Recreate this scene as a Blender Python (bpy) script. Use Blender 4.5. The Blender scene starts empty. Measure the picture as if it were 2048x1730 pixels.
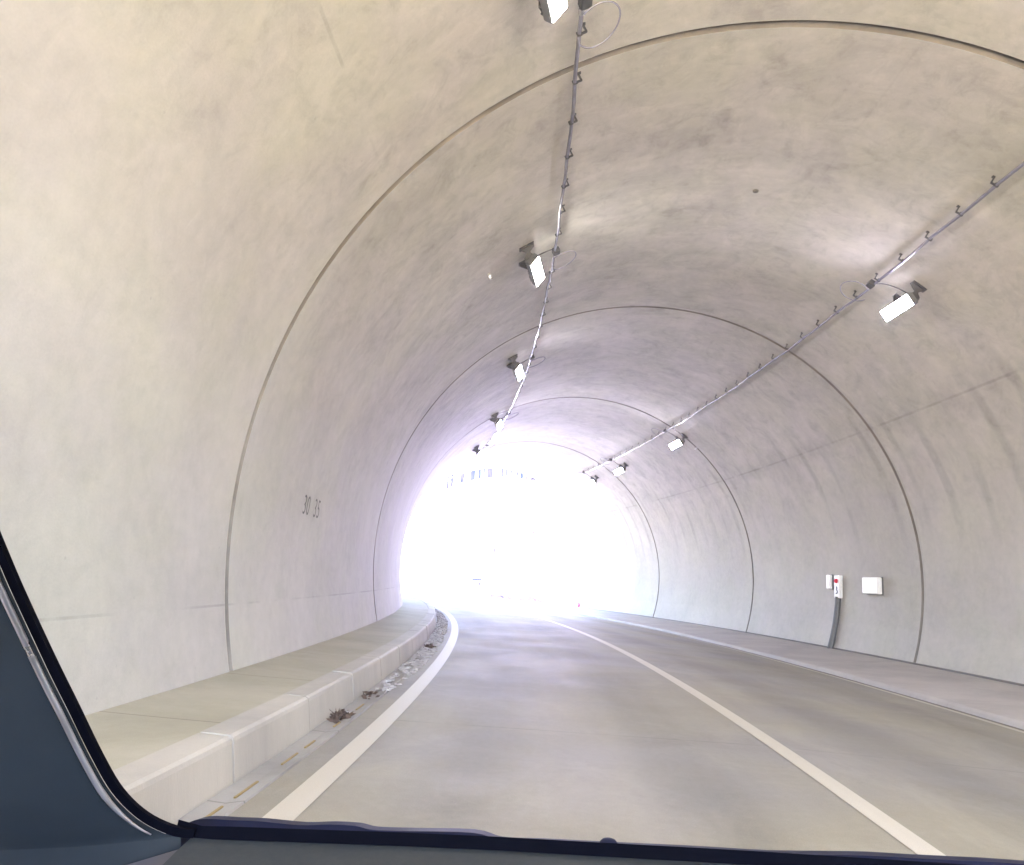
import bpy, bmesh, math, random
import numpy as np
from mathutils import Vector, Matrix

scene = bpy.context.scene
R = math.radians
rng = random.Random(7)

# ------------------------------------------------------------------ camera
F_PX = 1577.78                                   # focal length for a 2048 px wide frame
YAW, PITCH, ROLL, CAM_H = -0.088706, 0.191230, 0.075300, 1.2
cam_d = bpy.data.cameras.new("camera")
cam_d.sensor_fit = 'HORIZONTAL'
cam_d.sensor_width = 36.0
cam_d.lens = F_PX / 2048.0 * 36.0
cam_d.clip_start = 0.05
cam_d.clip_end = 2000.0
cam = bpy.data.objects.new("camera", cam_d)
scene.collection.objects.link(cam)
_f = Vector((math.sin(YAW) * math.cos(PITCH), math.cos(YAW) * math.cos(PITCH), math.sin(PITCH)))
_r = Vector((math.cos(YAW), -math.sin(YAW), 0))
_u = _r.cross(_f)
_r2 = _r * math.cos(ROLL) + _u * math.sin(ROLL)
_u2 = _u * math.cos(ROLL) - _r * math.sin(ROLL)
cam.matrix_world = Matrix(((_r2.x, _u2.x, -_f.x, 0), (_r2.y, _u2.y, -_f.y, 0),
                           (_r2.z, _u2.z, -_f.z, CAM_H), (0, 0, 0, 1)))
scene.camera = cam

# ------------------------------------------------------------------ daylight
SUN_EL, SUN_AZ = R(60), R(168)                   # azimuth from +y towards +x: high behind the viewer
world = bpy.data.worlds.new("World")
scene.world = world
world.use_nodes = True
wn = world.node_tree
sky = wn.nodes.new("ShaderNodeTexSky")
sky.sky_type = 'NISHITA'
sky.sun_disc = False
sky.sun_elevation = SUN_EL
sky.sun_rotation = SUN_AZ
sky.air_density = 1.0
sky.dust_density = 2.0
bg = wn.nodes["Background"]
bg.inputs["Strength"].default_value = 0.15
wn.links.new(sky.outputs[0], bg.inputs["Color"])

sun_d = bpy.data.lights.new("sun", 'SUN')
sun_d.energy = 4.0
sun_d.angle = R(0.5)
sun_d.color = (1.0, 0.92, 0.80)
sun = bpy.data.objects.new("sun", sun_d)
scene.collection.objects.link(sun)
_sd = Vector((math.sin(SUN_AZ) * math.cos(SUN_EL), math.cos(SUN_AZ) * math.cos(SUN_EL), math.sin(SUN_EL)))
sun.rotation_euler = _sd.to_track_quat('Z', 'Y').to_euler()
sun.location = _sd * 60

scene.view_settings.view_transform = 'Standard'
scene.view_settings.look = 'None'
scene.view_settings.gamma = 1.0
scene.view_settings.exposure = 4.66
scene.render.engine = 'CYCLES'
scene.cycles.max_bounces = 14
scene.cycles.diffuse_bounces = 10
scene.cycles.sample_clamp_indirect = 6.0
scene.cycles.use_denoising = True

# ------------------------------------------------------------------ tunnel axis
K, K2, GRADE, KV, CX = 0.0073138, 3.1507e-05, 0.0123565, -0.000378485, 2.488121
RU, RV, RL, VC = 5.43731, 5.38287, 5.37817, 1.60513
U_LL, U_LC, U_RK = -3.775, -0.57615, 3.083
U_KB, U_KT, U_SJ = -4.2409, -4.2903, -4.4734
ZK, ZR = 0.2378, 0.2138
E_L, E_R = 0.01191, -0.02258
RINGS = [-5.0, -1.27, 7.331, 15.932, 24.457, 32.937, 41.42]
S_IN, S_OUT = RINGS[0], RINGS[-1]

def axis(s):
    t = np.linspace(0, 1, 24)
    ss = s * t
    tt = K * ss + K2 * ss * ss / 2
    w = np.ones(24); w[0] = w[-1] = 0.5; w /= 23
    return (-(np.sin(tt) * w).sum() * s, (np.cos(tt) * w).sum() * s,
            GRADE * s + KV * s * s / 2, K * s + K2 * s * s / 2)

def P(s, u, v):
    x, y, z, th = axis(s)
    return Vector((x + u * math.cos(th) + CX, y + u * math.sin(th), z + v))

def rz(u):
    return E_L * (u - U_LC) if u < U_LC else E_R * (u - U_LC)

def ring(a, r=0.0):
    """point of the section at angle a from the crown, r metres outside the inner face"""
    c, s = math.cos(a), math.sin(a)
    u = (RU + r) * s
    v = VC + ((RV + r) * c if c > 0 else (RL + r) * c)
    return u, v

def PW(s, a, r=0.0):
    u, v = ring(a, r)
    return P(s, u, v)

def wall_u(v, side):
    c = (v - VC) / (RL if v < VC else RV)
    return side * RU * math.sqrt(max(0, 1 - c * c))

def frame_at(s, a):
    """local frame on the lining: origin, along axis, around (towards +a), inward normal"""
    o = PW(s, a)
    al = (PW(s + 0.05, a) - PW(s - 0.05, a)).normalized()
    ar = (PW(s, a + 0.01) - PW(s, a - 0.01)).normalized()
    n = al.cross(ar)
    if n.dot(P(s, 0, VC) - o) < 0:
        n = -n
    return o, al, ar, n

# ------------------------------------------------------------------ helpers
def link_obj(name, me, mat=None, parent=None):
    o = bpy.data.objects.new(name, me)
    scene.collection.objects.link(o)
    if mat is not None:
        me.materials.append(mat)
    if parent is not None:
        o.parent = parent
    return o

def from_bm(name, bm, mat=None, parent=None, smooth=False):
    me = bpy.data.meshes.new(name)
    bmesh.ops.recalc_face_normals(bm, faces=bm.faces)
    bm.to_mesh(me)
    bm.free()
    if smooth:
        for p in me.polygons:
            p.use_smooth = True
    return link_obj(name, me, mat, parent)

def tag(o, label=None, cat=None, group=None, kind=None):
    if label: o["label"] = label
    if cat: o["category"] = cat
    if group: o["group"] = group
    if kind: o["kind"] = kind
    return o

def empty(name, loc=(0, 0, 0)):
    o = bpy.data.objects.new(name, None)
    o.empty_display_size = 0.1
    o.location = loc
    scene.collection.objects.link(o)
    return o

def grid_mesh(name, rows, uvs, mat, parent=None, smooth=True, close_rows=False):
    """rows: list of lists of points; uvs the same shape"""
    me = bpy.data.meshes.new(name)
    nr, nc = len(rows), len(rows[0])
    verts = [tuple(p) for r in rows for p in r]
    faces, luv = [], []
    for i in range(nr - 1):
        for j in range(nc - (0 if close_rows else 1)):
            k = (j + 1) % nc
            faces.append((i * nc + j, i * nc + k, (i + 1) * nc + k, (i + 1) * nc + j))
            luv += [uvs[i][j], uvs[i][k], uvs[i + 1][k], uvs[i + 1][j]]
    me.from_pydata(verts, [], faces)
    uv = me.uv_layers.new(name="UVMap")
    for l, c in zip(uv.data, luv):
        l.uv = c
    for p in me.polygons:
        p.use_smooth = smooth
    me.update()
    return link_obj(name, me, mat, parent)

def sweep(name, prof, ss, mat, parent=None, smooth=False, closed=False, uoff=None):
    """sweep a (u, v) profile along the axis; v is relative to the axis height"""
    rows, uvs = [], []
    for s in ss:
        row, uvr = [], []
        d = 0.0
        for k, (u, v) in enumerate(prof):
            row.append(P(s, u, v))
            if k:
                d += math.hypot(u - prof[k - 1][0], v - prof[k - 1][1])
            uvr.append((s, u))
        rows.append(row); uvs.append(uvr)
    return grid_mesh(name, rows, uvs, mat, parent, smooth, closed)

def lin(a, b, n):
    return [a + (b - a) * i / (n - 1) for i in range(n)]

def box_bm(bm, o, ax, ay, az, sx, sy, sz, bevel=0.0, seg=2):
    """box centred on o with half sizes along three unit axes"""
    vs = []
    for i in (-1, 1):
        for j in (-1, 1):
            for k in (-1, 1):
                vs.append(bm.verts.new(o + ax * sx * i + ay * sy * j + az * sz * k))
    f = [(0, 1, 3, 2), (4, 6, 7, 5), (0, 4, 5, 1), (2, 3, 7, 6), (0, 2, 6, 4), (1, 5, 7, 3)]
    fs = [bm.faces.new([vs[q] for q in t]) for t in f]
    bmesh.ops.recalc_face_normals(bm, faces=fs)
    if bevel:
        es = list({e for g in fs for e in g.edges})
        bmesh.ops.bevel(bm, geom=es, offset=bevel, segments=seg, affect='EDGES', profile=0.5)

def tube_bm(bm, pts, r, n=8, caps=True):
    pts = [Vector(p) for p in pts]
    rings = []
    up = None
    for i, p in enumerate(pts):
        t = (pts[min(i + 1, len(pts) - 1)] - pts[max(i - 1, 0)]).normalized()
        if up is None:
            up = t.orthogonal().normalized()
        up = (up - t * up.dot(t)).normalized()
        b = t.cross(up)
        rr = r[i] if isinstance(r, (list, tuple)) else r
        rings.append([bm.verts.new(p + (up * math.cos(2 * math.pi * k / n) + b * math.sin(2 * math.pi * k / n)) * rr) for k in range(n)])
    for i in range(len(rings) - 1):
        for k in range(n):
            bm.faces.new((rings[i][k], rings[i][(k + 1) % n], rings[i + 1][(k + 1) % n], rings[i + 1][k]))
    if caps:
        bm.faces.new(rings[0][::-1]); bm.faces.new(rings[-1])

def prism_bm(bm, poly, ex):
    """extrude a planar polygon (list of points) along vector ex"""
    a = [bm.verts.new(p) for p in poly]
    b = [bm.verts.new(Vector(p) + ex) for p in poly]
    bm.faces.new(a); bm.faces.new(b[::-1])
    n = len(a)
    for i in range(n):
        bm.faces.new((a[i], b[i], b[(i + 1) % n], a[(i + 1) % n]))

# ------------------------------------------------------------------ materials
class NT:
    def __init__(self, name):
        self.m = bpy.data.materials.new(name)
        self.m.use_nodes = True
        self.t = self.m.node_tree
        self.b = self.t.nodes["Principled BSDF"]
    def n(self, kind, **kw):
        nd = self.t.nodes.new(kind)
        for k, v in kw.items():
            setattr(nd, k, v)
        return nd
    def l(self, a, b):
        self.t.links.new(a, b)
    def put(self, v, sock):
        if hasattr(v, "is_output"):
            self.l(v, sock)
        else:
            sock.default_value = v
    def math(self, op, a, b=None, c=None, clamp=False):
        nd = self.n("ShaderNodeMath", operation=op)
        nd.use_clamp = clamp
        self.put(a, nd.inputs[0])
        if b is not None: self.put(b, nd.inputs[1])
        if c is not None: self.put(c, nd.inputs[2])
        return nd.outputs[0]
    def uv(self):
        tc = self.n("ShaderNodeTexCoord")
        sp = self.n("ShaderNodeSeparateXYZ")
        self.l(tc.outputs["UV"], sp.inputs[0])
        return sp.outputs[0], sp.outputs[1]
    def vec(self, x, y, z=0.0):
        nd = self.n("ShaderNodeCombineXYZ")
        self.put(x, nd.inputs[0]); self.put(y, nd.inputs[1]); self.put(z, nd.inputs[2])
        return nd.outputs[0]
    def noise(self, vec, scale, detail=4.0, rough=0.55, dist=0.0):
        nd = self.n("ShaderNodeTexNoise")
        self.put(vec, nd.inputs["Vector"])
        nd.inputs["Scale"].default_value = scale
        nd.inputs["Detail"].default_value = detail
        nd.inputs["Roughness"].default_value = rough
        nd.inputs["Distortion"].default_value = dist
        return nd.outputs[0]
    def ramp(self, v, a, b, x=0.0, y=1.0, smooth=True):
        nd = self.n("ShaderNodeMapRange")
        nd.interpolation_type = 'SMOOTHSTEP' if smooth else 'LINEAR'
        self.put(v, nd.inputs[0])
        for i, q in enumerate((a, b, x, y)):
            self.put(q, nd.inputs[i + 1])
        return nd.outputs[0]
    def line(self, x, x0, w):
        """1 on the line x = x0 with half width w, fading to 0"""
        d = self.math('ABSOLUTE', self.math('SUBTRACT', x, x0))
        return self.ramp(d, w * 0.4, w, 1.0, 0.0)
    def mixc(self, f, a, b, mode='MIX'):
        nd = self.n("ShaderNodeMix", data_type='RGBA', blend_type=mode)
        self.put(f, nd.inputs[0])
        self.put(a if hasattr(a, "is_output") else (*a, 1), nd.inputs[6])
        self.put(b if hasattr(b, "is_output") else (*b, 1), nd.inputs[7])
        return nd.outputs[2]
    def scale_col(self, c, f):
        nd = self.n("ShaderNodeVectorMath", operation='SCALE')
        if hasattr(c, "is_output"):
            self.l(c, nd.inputs[0])
        else:
            nd.inputs[0].default_value = c
        self.put(f, nd.inputs["Scale"])
        return nd.outputs[0]
    def bump(self, h, strength, dist=0.02):
        nd = self.n("ShaderNodeBump")
        nd.inputs["Strength"].default_value = strength
        nd.inputs["Distance"].default_value = dist
        self.l(h, nd.inputs["Height"])
        self.l(nd.outputs[0], self.b.inputs["Normal"])
    def done(self, col, rough=0.6, spec=0.5, metal=0.0):
        self.put(col if hasattr(col, "is_output") else (*col, 1), self.b.inputs["Base Color"])
        self.put(rough, self.b.inputs["Roughness"])
        self.b.inputs["Specular IOR Level"].default_value = spec
        self.b.inputs["Metallic"].default_value = metal
        return self.m

def simple(name, col, rough=0.5, metal=0.0, spec=0.5, var=0.12, scale=9.0):
    t = NT(name)
    tc = t.n("ShaderNodeTexCoord")
    n = t.noise(tc.outputs["Object"], scale, 5, 0.6)
    c = t.scale_col(col, t.ramp(n, 0.25, 0.75, 1 - var, 1 + var))
    r = t.ramp(n, 0.2, 0.8, max(0.02, rough - 0.06), min(1, rough + 0.08))
    return t.done(c, r, spec, metal)

def make_lining():
    t = NT("cast concrete lining")
    s, a = t.uv()                                # s in metres, a in radians from the crown
    w = t.math('MULTIPLY', a, 5.4)
    v = t.vec(s, w, 0.0)
    seg = t.math('FLOOR', t.math('DIVIDE', t.math('SUBTRACT', s, -1.27), 8.55))
    vseg = t.vec(s, w, t.math('MULTIPLY', seg, 13.7))
    big = t.noise(vseg, 0.33, 3, 0.55, 0.6)
    mid = t.noise(vseg, 1.15, 5, 0.62, 0.8)
    fine = t.noise(v, 7.0, 5, 0.65)
    grain = t.noise(v, 60.0, 3, 0.6)
    # cloudy pour marks that run across the section
    st = t.noise(t.vec(t.math('MULTIPLY', s, 2.3), t.math('ADD', t.math('MULTIPLY', w, 0.42), t.math('MULTIPLY', s, 0.5)), t.math('MULTIPLY', seg, 5.1)), 1.0, 5, 0.62, 0.5)
    upper = t.ramp(t.math('ABSOLUTE', a), 1.55, 0.75, 0.30, 1.0)
    f = t.math('ADD', 0.98, t.math('MULTIPLY', t.math('SUBTRACT', big, 0.5), 0.42))
    f = t.math('ADD', f, t.math('MULTIPLY', t.math('MULTIPLY', t.math('SUBTRACT', mid, 0.5), 0.55), upper))
    f = t.math('ADD', f, t.math('MULTIPLY', t.math('MULTIPLY', t.math('SUBTRACT', st, 0.5), 0.34), upper))
    f = t.math('ADD', f, t.math('MULTIPLY', t.math('SUBTRACT', fine, 0.5), 0.26))
    f = t.math('ADD', f, t.math('MULTIPLY', t.math('SUBTRACT', grain, 0.5), 0.14))
    # small clouded patches with fairly firm edges, pinholes and a few pale lime spots
    p1 = t.noise(t.vec(t.math('MULTIPLY', s, 1.15), w, t.math('MULTIPLY', seg, 7.7)), 1.5, 7, 0.68, 1.2)
    p2 = t.noise(t.vec(t.math('MULTIPLY', s, 0.8), w, t.math('ADD', t.math('MULTIPLY', seg, 2.9), 4.0)), 3.4, 6, 0.7, 0.7)
    f = t.math('SUBTRACT', f, t.math('MULTIPLY', t.math('MULTIPLY', t.ramp(p1, 0.50, 0.64), upper), 0.10))
    f = t.math('ADD', f, t.math('MULTIPLY', t.math('MULTIPLY', t.ramp(p1, 0.44, 0.32), upper), 0.08))
    f = t.math('SUBTRACT', f, t.math('MULTIPLY', t.math('MULTIPLY', t.ramp(p2, 0.52, 0.66), upper), 0.085))
    f = t.math('ADD', f, t.math('MULTIPLY', t.ramp(p2, 0.33, 0.24), 0.10))
    vo = t.n('ShaderNodeTexVoronoi'); t.put(v, vo.inputs['Vector']); vo.inputs['Scale'].default_value = 5.5
    f = t.math('SUBTRACT', f, t.math('MULTIPLY', t.ramp(vo.outputs['Distance'], 0.045, 0.09, 1.0, 0.0), t.ramp(fine, 0.5, 0.6, 0.0, 0.16)))
    # formwork board bands on the haunches (regular dark bands around the section)
    band = t.math('SINE', t.math('MULTIPLY', s, 2 * math.pi / 0.95))
    band = t.ramp(t.math('ADD', band, t.math('MULTIPLY', t.math('SUBTRACT', mid, 0.5), 1.6)), 0.55, 1.1, 0.0, 1.0)
    bmask = t.math('MULTIPLY', t.ramp(a, 0.72, 0.95), t.ramp(a, 1.5, 1.2))
    bmask = t.math('MULTIPLY', bmask, t.ramp(t.noise(vseg, 0.5, 2, 0.5), 0.42, 0.6))
    f = t.math('SUBTRACT', f, t.math('MULTIPLY', t.math('MULTIPLY', band, bmask), 0.20))
    # stain just before each joint on the left haunch
    # formwork seams that run along the tunnel
    br = t.ramp(t.noise(t.vec(s, w, 3.3), 0.8, 3, 0.6), 0.36, 0.58)
    for a0, wd, dk in ((0.945, 0.006, 0.16), (-1.728, 0.0026, 0.26), (0.18, 0.004, 0.05)):
        f = t.math('SUBTRACT', f, t.math('MULTIPLY', t.math('MULTIPLY', t.line(a, a0, wd), br), dk))
    near = t.math('MULTIPLY', t.ramp(s, 7.2, 6.0), t.ramp(t.noise(t.vec(s, w, 9.1), 1.6, 3, 0.6), 0.40, 0.62))
    f = t.math('SUBTRACT', f, t.math('MULTIPLY', t.math('MULTIPLY', t.line(a, -0.92, 0.004), near), 0.2))
    # smear below the right hand seam
    sm = t.math('MULTIPLY', t.ramp(a, 0.86, 0.945), t.ramp(a, 1.02, 0.945))
    f = t.math('SUBTRACT', f, t.math('MULTIPLY', t.math('MULTIPLY', sm, t.ramp(big, 0.42, 0.6)), 0.12))
    low = t.ramp(t.math('ABSOLUTE', a), 1.722, 1.732, 0.0, 1.0)
    f = t.math('ADD', f, t.math('MULTIPLY', low, 0.03))
    tint = t.ramp(t.noise(vseg, 0.7, 3, 0.6), 0.35, 0.65)
    c = t.mixc(tint, (0.425, 0.404, 0.380), (0.425, 0.413, 0.362))
    c = t.scale_col(c, f)
    t.bump(t.math('ADD', fine, t.math('MULTIPLY', grain, 0.4)), 0.25, 0.006)
    return t.done(c, t.ramp(p2, 0.3, 0.7, 0.58, 0.72), 0.3)

def make_road():
    t = NT("worn grey concrete pavement")
    s, u = t.uv()
    v = t.vec(s, u, 0)
    lng = t.noise(t.vec(t.math('MULTIPLY', s, 0.16), t.math('MULTIPLY', u, 2.2), 0), 1.0, 4, 0.55)
    mid = t.noise(v, 0.6, 5, 0.6, 0.4)
    cross = t.noise(t.vec(t.math('MULTIPLY', s, 2.6), t.math('MULTIPLY', u, 0.35), 2), 1.0, 4, 0.6)
    fine = t.noise(v, 14, 5, 0.7)
    grain = t.noise(v, 130, 3, 0.7)
    f = t.math('ADD', 1.0, t.math('MULTIPLY', t.math('SUBTRACT', lng, 0.5), 0.34))
    f = t.math('ADD', f, t.math('MULTIPLY', t.math('SUBTRACT', mid, 0.5), 0.20))
    f = t.math('ADD', f, t.math('MULTIPLY', t.math('SUBTRACT', cross, 0.5), 0.16))
    f = t.math('ADD', f, t.math('MULTIPLY', t.math('SUBTRACT', fine, 0.5), 0.26))
    f = t.math('ADD', f, t.math('MULTIPLY', t.math('SUBTRACT', grain, 0.5), 0.6))
    pat = t.noise(t.vec(t.math('MULTIPLY', s, 0.7), t.math('MULTIPLY', u, 1.1), 5), 1.1, 7, 0.7, 1.0)
    f = t.math('ADD', f, t.math('MULTIPLY', t.ramp(pat, 0.48, 0.66), 0.10))
    spk = t.noise(v, 45, 2, 0.5)
    f = t.math('ADD', f, t.math('MULTIPLY', t.ramp(spk, 0.66, 0.74), 0.16))
    # darker rubber in the wheel tracks
    for u0 in (-2.95, -1.45, 0.5, 2.1):
        d = t.math('ABSOLUTE', t.math('SUBTRACT', u, u0))
        f = t.math('SUBTRACT', f, t.math('MULTIPLY', t.ramp(d, 0.1, 0.55, 1, 0), t.ramp(mid, 0.35, 0.7, 0.12, 0.20)))
    # sawn slab joints under the rings of the lining and half way between
    m = t.math('PINGPONG', t.math('SUBTRACT', s, 6.97), 4.27)
    f = t.math('SUBTRACT', f, t.math('MULTIPLY', t.ramp(m, 0.006, 0.022, 1, 0), t.ramp(t.noise(v, 1.3, 2), 0.3, 0.6, 0.03, 0.2)))
    tint = t.ramp(t.noise(v, 0.35, 3, 0.5), 0.35, 0.65)
    c = t.mixc(tint, (0.228, 0.215, 0.203), (0.246, 0.226, 0.178))
    c = t.scale_col(c, f)
    t.bump(t.math('ADD', t.math('MULTIPLY', grain, 0.5), fine), 0.25, 0.006)
    return t.done(c, t.ramp(mid, 0.3, 0.7, 0.55, 0.68), 0.35)

def make_walk(name, ca, cb, joint=None, j0=0.0, jd=0.4):
    t = NT(name)
    s, u = t.uv()
    v = t.vec(s, u, 0)
    mid = t.noise(v, 0.9, 5, 0.6, 0.4)
    fine = t.noise(v, 9, 5, 0.7)
    grain = t.noise(v, 90, 3, 0.7)
    f = t.math('ADD', 1.0, t.math('MULTIPLY', t.math('SUBTRACT', mid, 0.5), 0.3))
    f = t.math('ADD', f, t.math('MULTIPLY', t.math('SUBTRACT', fine, 0.5), 0.2))
    f = t.math('ADD', f, t.math('MULTIPLY', t.math('SUBTRACT', grain, 0.5), 0.18))
    if joint:
        m = t.math('PINGPONG', t.math('SUBTRACT', s, j0), joint / 2)
        f = t.math('SUBTRACT', f, t.math('MULTIPLY', t.ramp(m, 0.004, 0.013, 1, 0), jd))
    c = t.scale_col(t.mixc(t.ramp(mid, 0.3, 0.7), ca, cb), f)
    t.bump(t.math('ADD', grain, fine), 0.2, 0.005)
    return t.done(c, 0.62, 0.4)

def make_paint():
    t = NT("worn white road paint")
    s, u = t.uv()
    v = t.vec(s, u, 0)
    fine = t.noise(v, 22, 5, 0.7)
    mid = t.noise(v, 1.6, 4, 0.6)
    grain = t.noise(v, 150, 3, 0.7)
    wear = t.ramp(t.math('ADD', t.math('MULTIPLY', fine, 0.6), t.math('MULTIPLY', mid, 0.4)), 0.56, 0.70)
    c = t.mixc(t.math('MULTIPLY', wear, 0.55), (0.47, 0.437, 0.37), (0.33, 0.31, 0.265))
    c = t.scale_col(c, t.ramp(grain, 0.3, 0.7, 0.9, 1.08))
    t.bump(grain, 0.2, 0.003)
    return t.done(c, 0.5, 0.4)

M = {}
M['lining'] = make_lining()
M['road'] = make_road()
M['walk'] = make_walk("screeded footway concrete", (0.335, 0.312, 0.235), (0.375, 0.350, 0.275), 2.1, 5.1)
M['kerb'] = make_walk("precast kerb concrete", (0.37, 0.348, 0.315), (0.425, 0.40, 0.352))
M['channel'] = make_walk("stained drain channel concrete", (0.25, 0.24, 0.225), (0.31, 0.30, 0.285), 2.0, 4.4)
M['paint'] = make_paint()
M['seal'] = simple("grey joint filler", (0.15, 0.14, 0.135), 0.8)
M['groove'] = simple("dirty joint groove", (0.19, 0.172, 0.155), 0.85, 0, 0.2, 0.3, 1.5)
M['black'] = simple("black coated steel", (0.035, 0.037, 0.042), 0.45)
M['darkgrey'] = simple("dark grey cast housing", (0.10, 0.105, 0.115), 0.45)
M['cable'] = simple("grey conduit sheath", (0.20, 0.20, 0.26), 0.18, 0.0, 0.9)
M['steel'] = simple("bright galvanised steel", (0.62, 0.62, 0.64), 0.25, 0.9)
M['white'] = simple("white enamelled steel", (0.82, 0.82, 0.84), 0.35, 0, 0.5, 0.03)
M['fencewhite'] = simple("white fence paint", (0.6, 0.6, 0.62), 0.6, 0, 0.2, 0.03)
M['red'] = simple("red lamp plastic", (0.75, 0.03, 0.06), 0.3)
M['navy'] = simple("dark blue print", (0.03, 0.035, 0.12), 0.5)
M['stencil'] = simple("dark grey stencil paint", (0.095, 0.092, 0.088), 0.7)
M['yellow'] = simple("yellow drain slot", (0.27, 0.20, 0.075), 0.6)
M['hole'] = simple("dark stain", (0.12, 0.11, 0.10), 0.8)
M['leaf'] = simple("dry brown leaf", (0.075, 0.052, 0.042), 0.75, 0, 0.3, 0.35, 30)
M['flake'] = simple("pale lime flake", (0.40, 0.385, 0.39), 0.7, 0, 0.3, 0.3, 6)
M['cone'] = simple("orange red cone plastic", (0.25, 0.002, 0.008), 0.8, 0, 0.0)
M['earth'] = simple("warm sandy ground", (0.43, 0.33, 0.165), 0.85, 0, 0.2, 0.2, 0.7)  # warm tone set to bounce yellow light onto the near walls
M['ground'] = simple("pale gravelly ground", (0.42, 0.385, 0.60), 0.85, 0, 0.2, 0.2, 0.7)  # lilac put in the colour to throw lavender light into the exit
M['conc'] = simple("pale retaining wall concrete", (0.47, 0.43, 0.65), 0.7, 0, 0.3, 0.1, 0.4)  # lilac added to the concrete for its lavender bounce into the tunnel
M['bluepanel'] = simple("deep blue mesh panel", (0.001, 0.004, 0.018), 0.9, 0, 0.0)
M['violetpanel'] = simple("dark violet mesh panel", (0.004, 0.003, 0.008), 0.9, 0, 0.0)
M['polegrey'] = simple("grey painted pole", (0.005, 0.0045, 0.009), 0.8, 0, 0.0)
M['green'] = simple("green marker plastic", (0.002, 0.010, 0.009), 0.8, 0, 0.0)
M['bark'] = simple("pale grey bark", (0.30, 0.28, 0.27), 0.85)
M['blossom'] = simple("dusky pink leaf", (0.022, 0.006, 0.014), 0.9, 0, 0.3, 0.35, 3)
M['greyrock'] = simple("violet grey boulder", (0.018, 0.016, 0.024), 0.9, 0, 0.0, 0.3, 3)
M['pillar'] = simple("slate blue trim plastic", (0.022, 0.029, 0.040), 0.6, 0, 0.2, 0.08, 40)
M['dash'] = simple("grained slate dashboard plastic", (0.026, 0.035, 0.050), 0.6, 0, 0.35, 0.10, 120)
M['navyplastic'] = simple("navy cowl plastic", (0.010, 0.014, 0.045), 0.6, 0, 0.12)
M['frit'] = simple("black window rubber", (0.002, 0.0025, 0.007), 0.8, 0, 0.05)
M['gloss'] = simple("pale glossy trim bead", (0.80, 0.78, 0.86), 0.3, 0.9)
M['ledge'] = simple("lilac grey trim edge", (0.085, 0.085, 0.11), 0.5)

def emis(name, col, strength):
    t = NT(name)
    t.b.inputs["Base Color"].default_value = (0.8, 0.8, 0.8, 1)
    t.b.inputs["Emission Color"].default_value = (*col, 1)
    t.b.inputs["Emission Strength"].default_value = strength
    return t.m
LAMP_COL = (1.0, 0.94, 0.89)
M['lens'] = emis("lit lamp lens", LAMP_COL, 10.5)
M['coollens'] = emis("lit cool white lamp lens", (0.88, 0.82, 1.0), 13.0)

# ------------------------------------------------------------------ tunnel lining
A_END = 1.93
tunnel = empty("tunnel", P(0, 0, 0))
tag(tunnel, "arched concrete road tunnel with ring joints, curving left to a bright exit", "tunnel")
NA = 112
def joint_half(s, a):
    """half width of a ring joint: the first one opens up towards the crown"""
    return 0.013 + (0.010 * math.exp(-(a / 0.55) ** 2) if abs(s - RINGS[2]) < 0.1 else 0.0)
angs = lin(-A_END, A_END, NA)
for k in range(len(RINGS) - 1):
    s0, s1 = RINGS[k], RINGS[k + 1]
    st = [s0, s0, s0 + 0.03] + lin(s0 + 0.30, s1 - 0.30, 26) + [s1 - 0.03, s1, s1]
    off = [0.10, 0.04, 0.0] + [0.0] * 26 + [0.0, 0.04, 0.10]
    sgn = [1, 1, 1] + [0] * 26 + [-1, -1, -1]
    if k == len(RINGS) - 2: sgn[-3:] = [0, 0, 0]
    rows, uvs = [], []
    for s, r, g_ in zip(st, off, sgn):
        row = [PW(s + g_ * joint_half(RINGS[k] if g_ > 0 else RINGS[k + 1], a), a, r) for a in angs]
        uvr = [(s, a) for a in angs]
        # foot of the wall, then round the back of the shell
        ur, vr = ring(A_END, r); ul, vl = ring(-A_END, r)
        row = [P(s, ul, -1.8)] + row + [P(s, ur, -1.8)]
        uvr = [(s, -A_END - 0.2)] + uvr + [(s, A_END + 0.2)]
        back = [P(s, ur + 0.5, -1.8)] + [PW(s, a, 0.5) for a in lin(A_END, -A_END, 40)] + [P(s, ul - 0.5, -1.8)]
        row += back
        uvr += [(s, a) for a in lin(A_END + 0.2, -A_END - 0.2, len(back))]
        rows.append(row); uvs.append(uvr)
    o = grid_mesh("lining_segment", rows, uvs, M['lining'], tunnel, True, True)
    # the grooved edges beside each joint are dark with dirt
    o.data.materials.append(M['groove'])
    nq = len(rows[0])
    for q in (0, 1, len(rows) - 3, len(rows) - 2):
        if q > 2 and k == len(RINGS) - 2: continue
        for j in range(NA + 1):
            fc = o.data.polygons[q * nq + j]
            fc.material_index = 1; fc.use_smooth = False
    # flat ends
    bm = bmesh.new(); bm.from_mesh(o.data)
    for fc in bm.faces:
        if fc.material_index == 1:
            for e in fc.edges: e.smooth = False
    bm.verts.ensure_lookup_table()
    nc = len(rows[0])
    nin = NA + 2
    for base in (0, (len(rows) - 1) * nc):
        inner = [bm.verts[base + j] for j in range(nin)]
        outer = [bm.verts[base + nin + j] for j in range(nc - nin)][::-1]
        m = len(outer)
        for j in range(m - 1):
            lo = round(j * (nin - 1) / (m - 1)); hi = round((j + 1) * (nin - 1) / (m - 1))
            try:
                fc = bm.faces.new(inner[lo:hi + 1] + [outer[j + 1], outer[j]]); fc.smooth = False
            except ValueError:
                pass
    bmesh.ops.recalc_face_normals(bm, faces=bm.faces)
    bm.to_mesh(o.data); bm.free()
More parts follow.
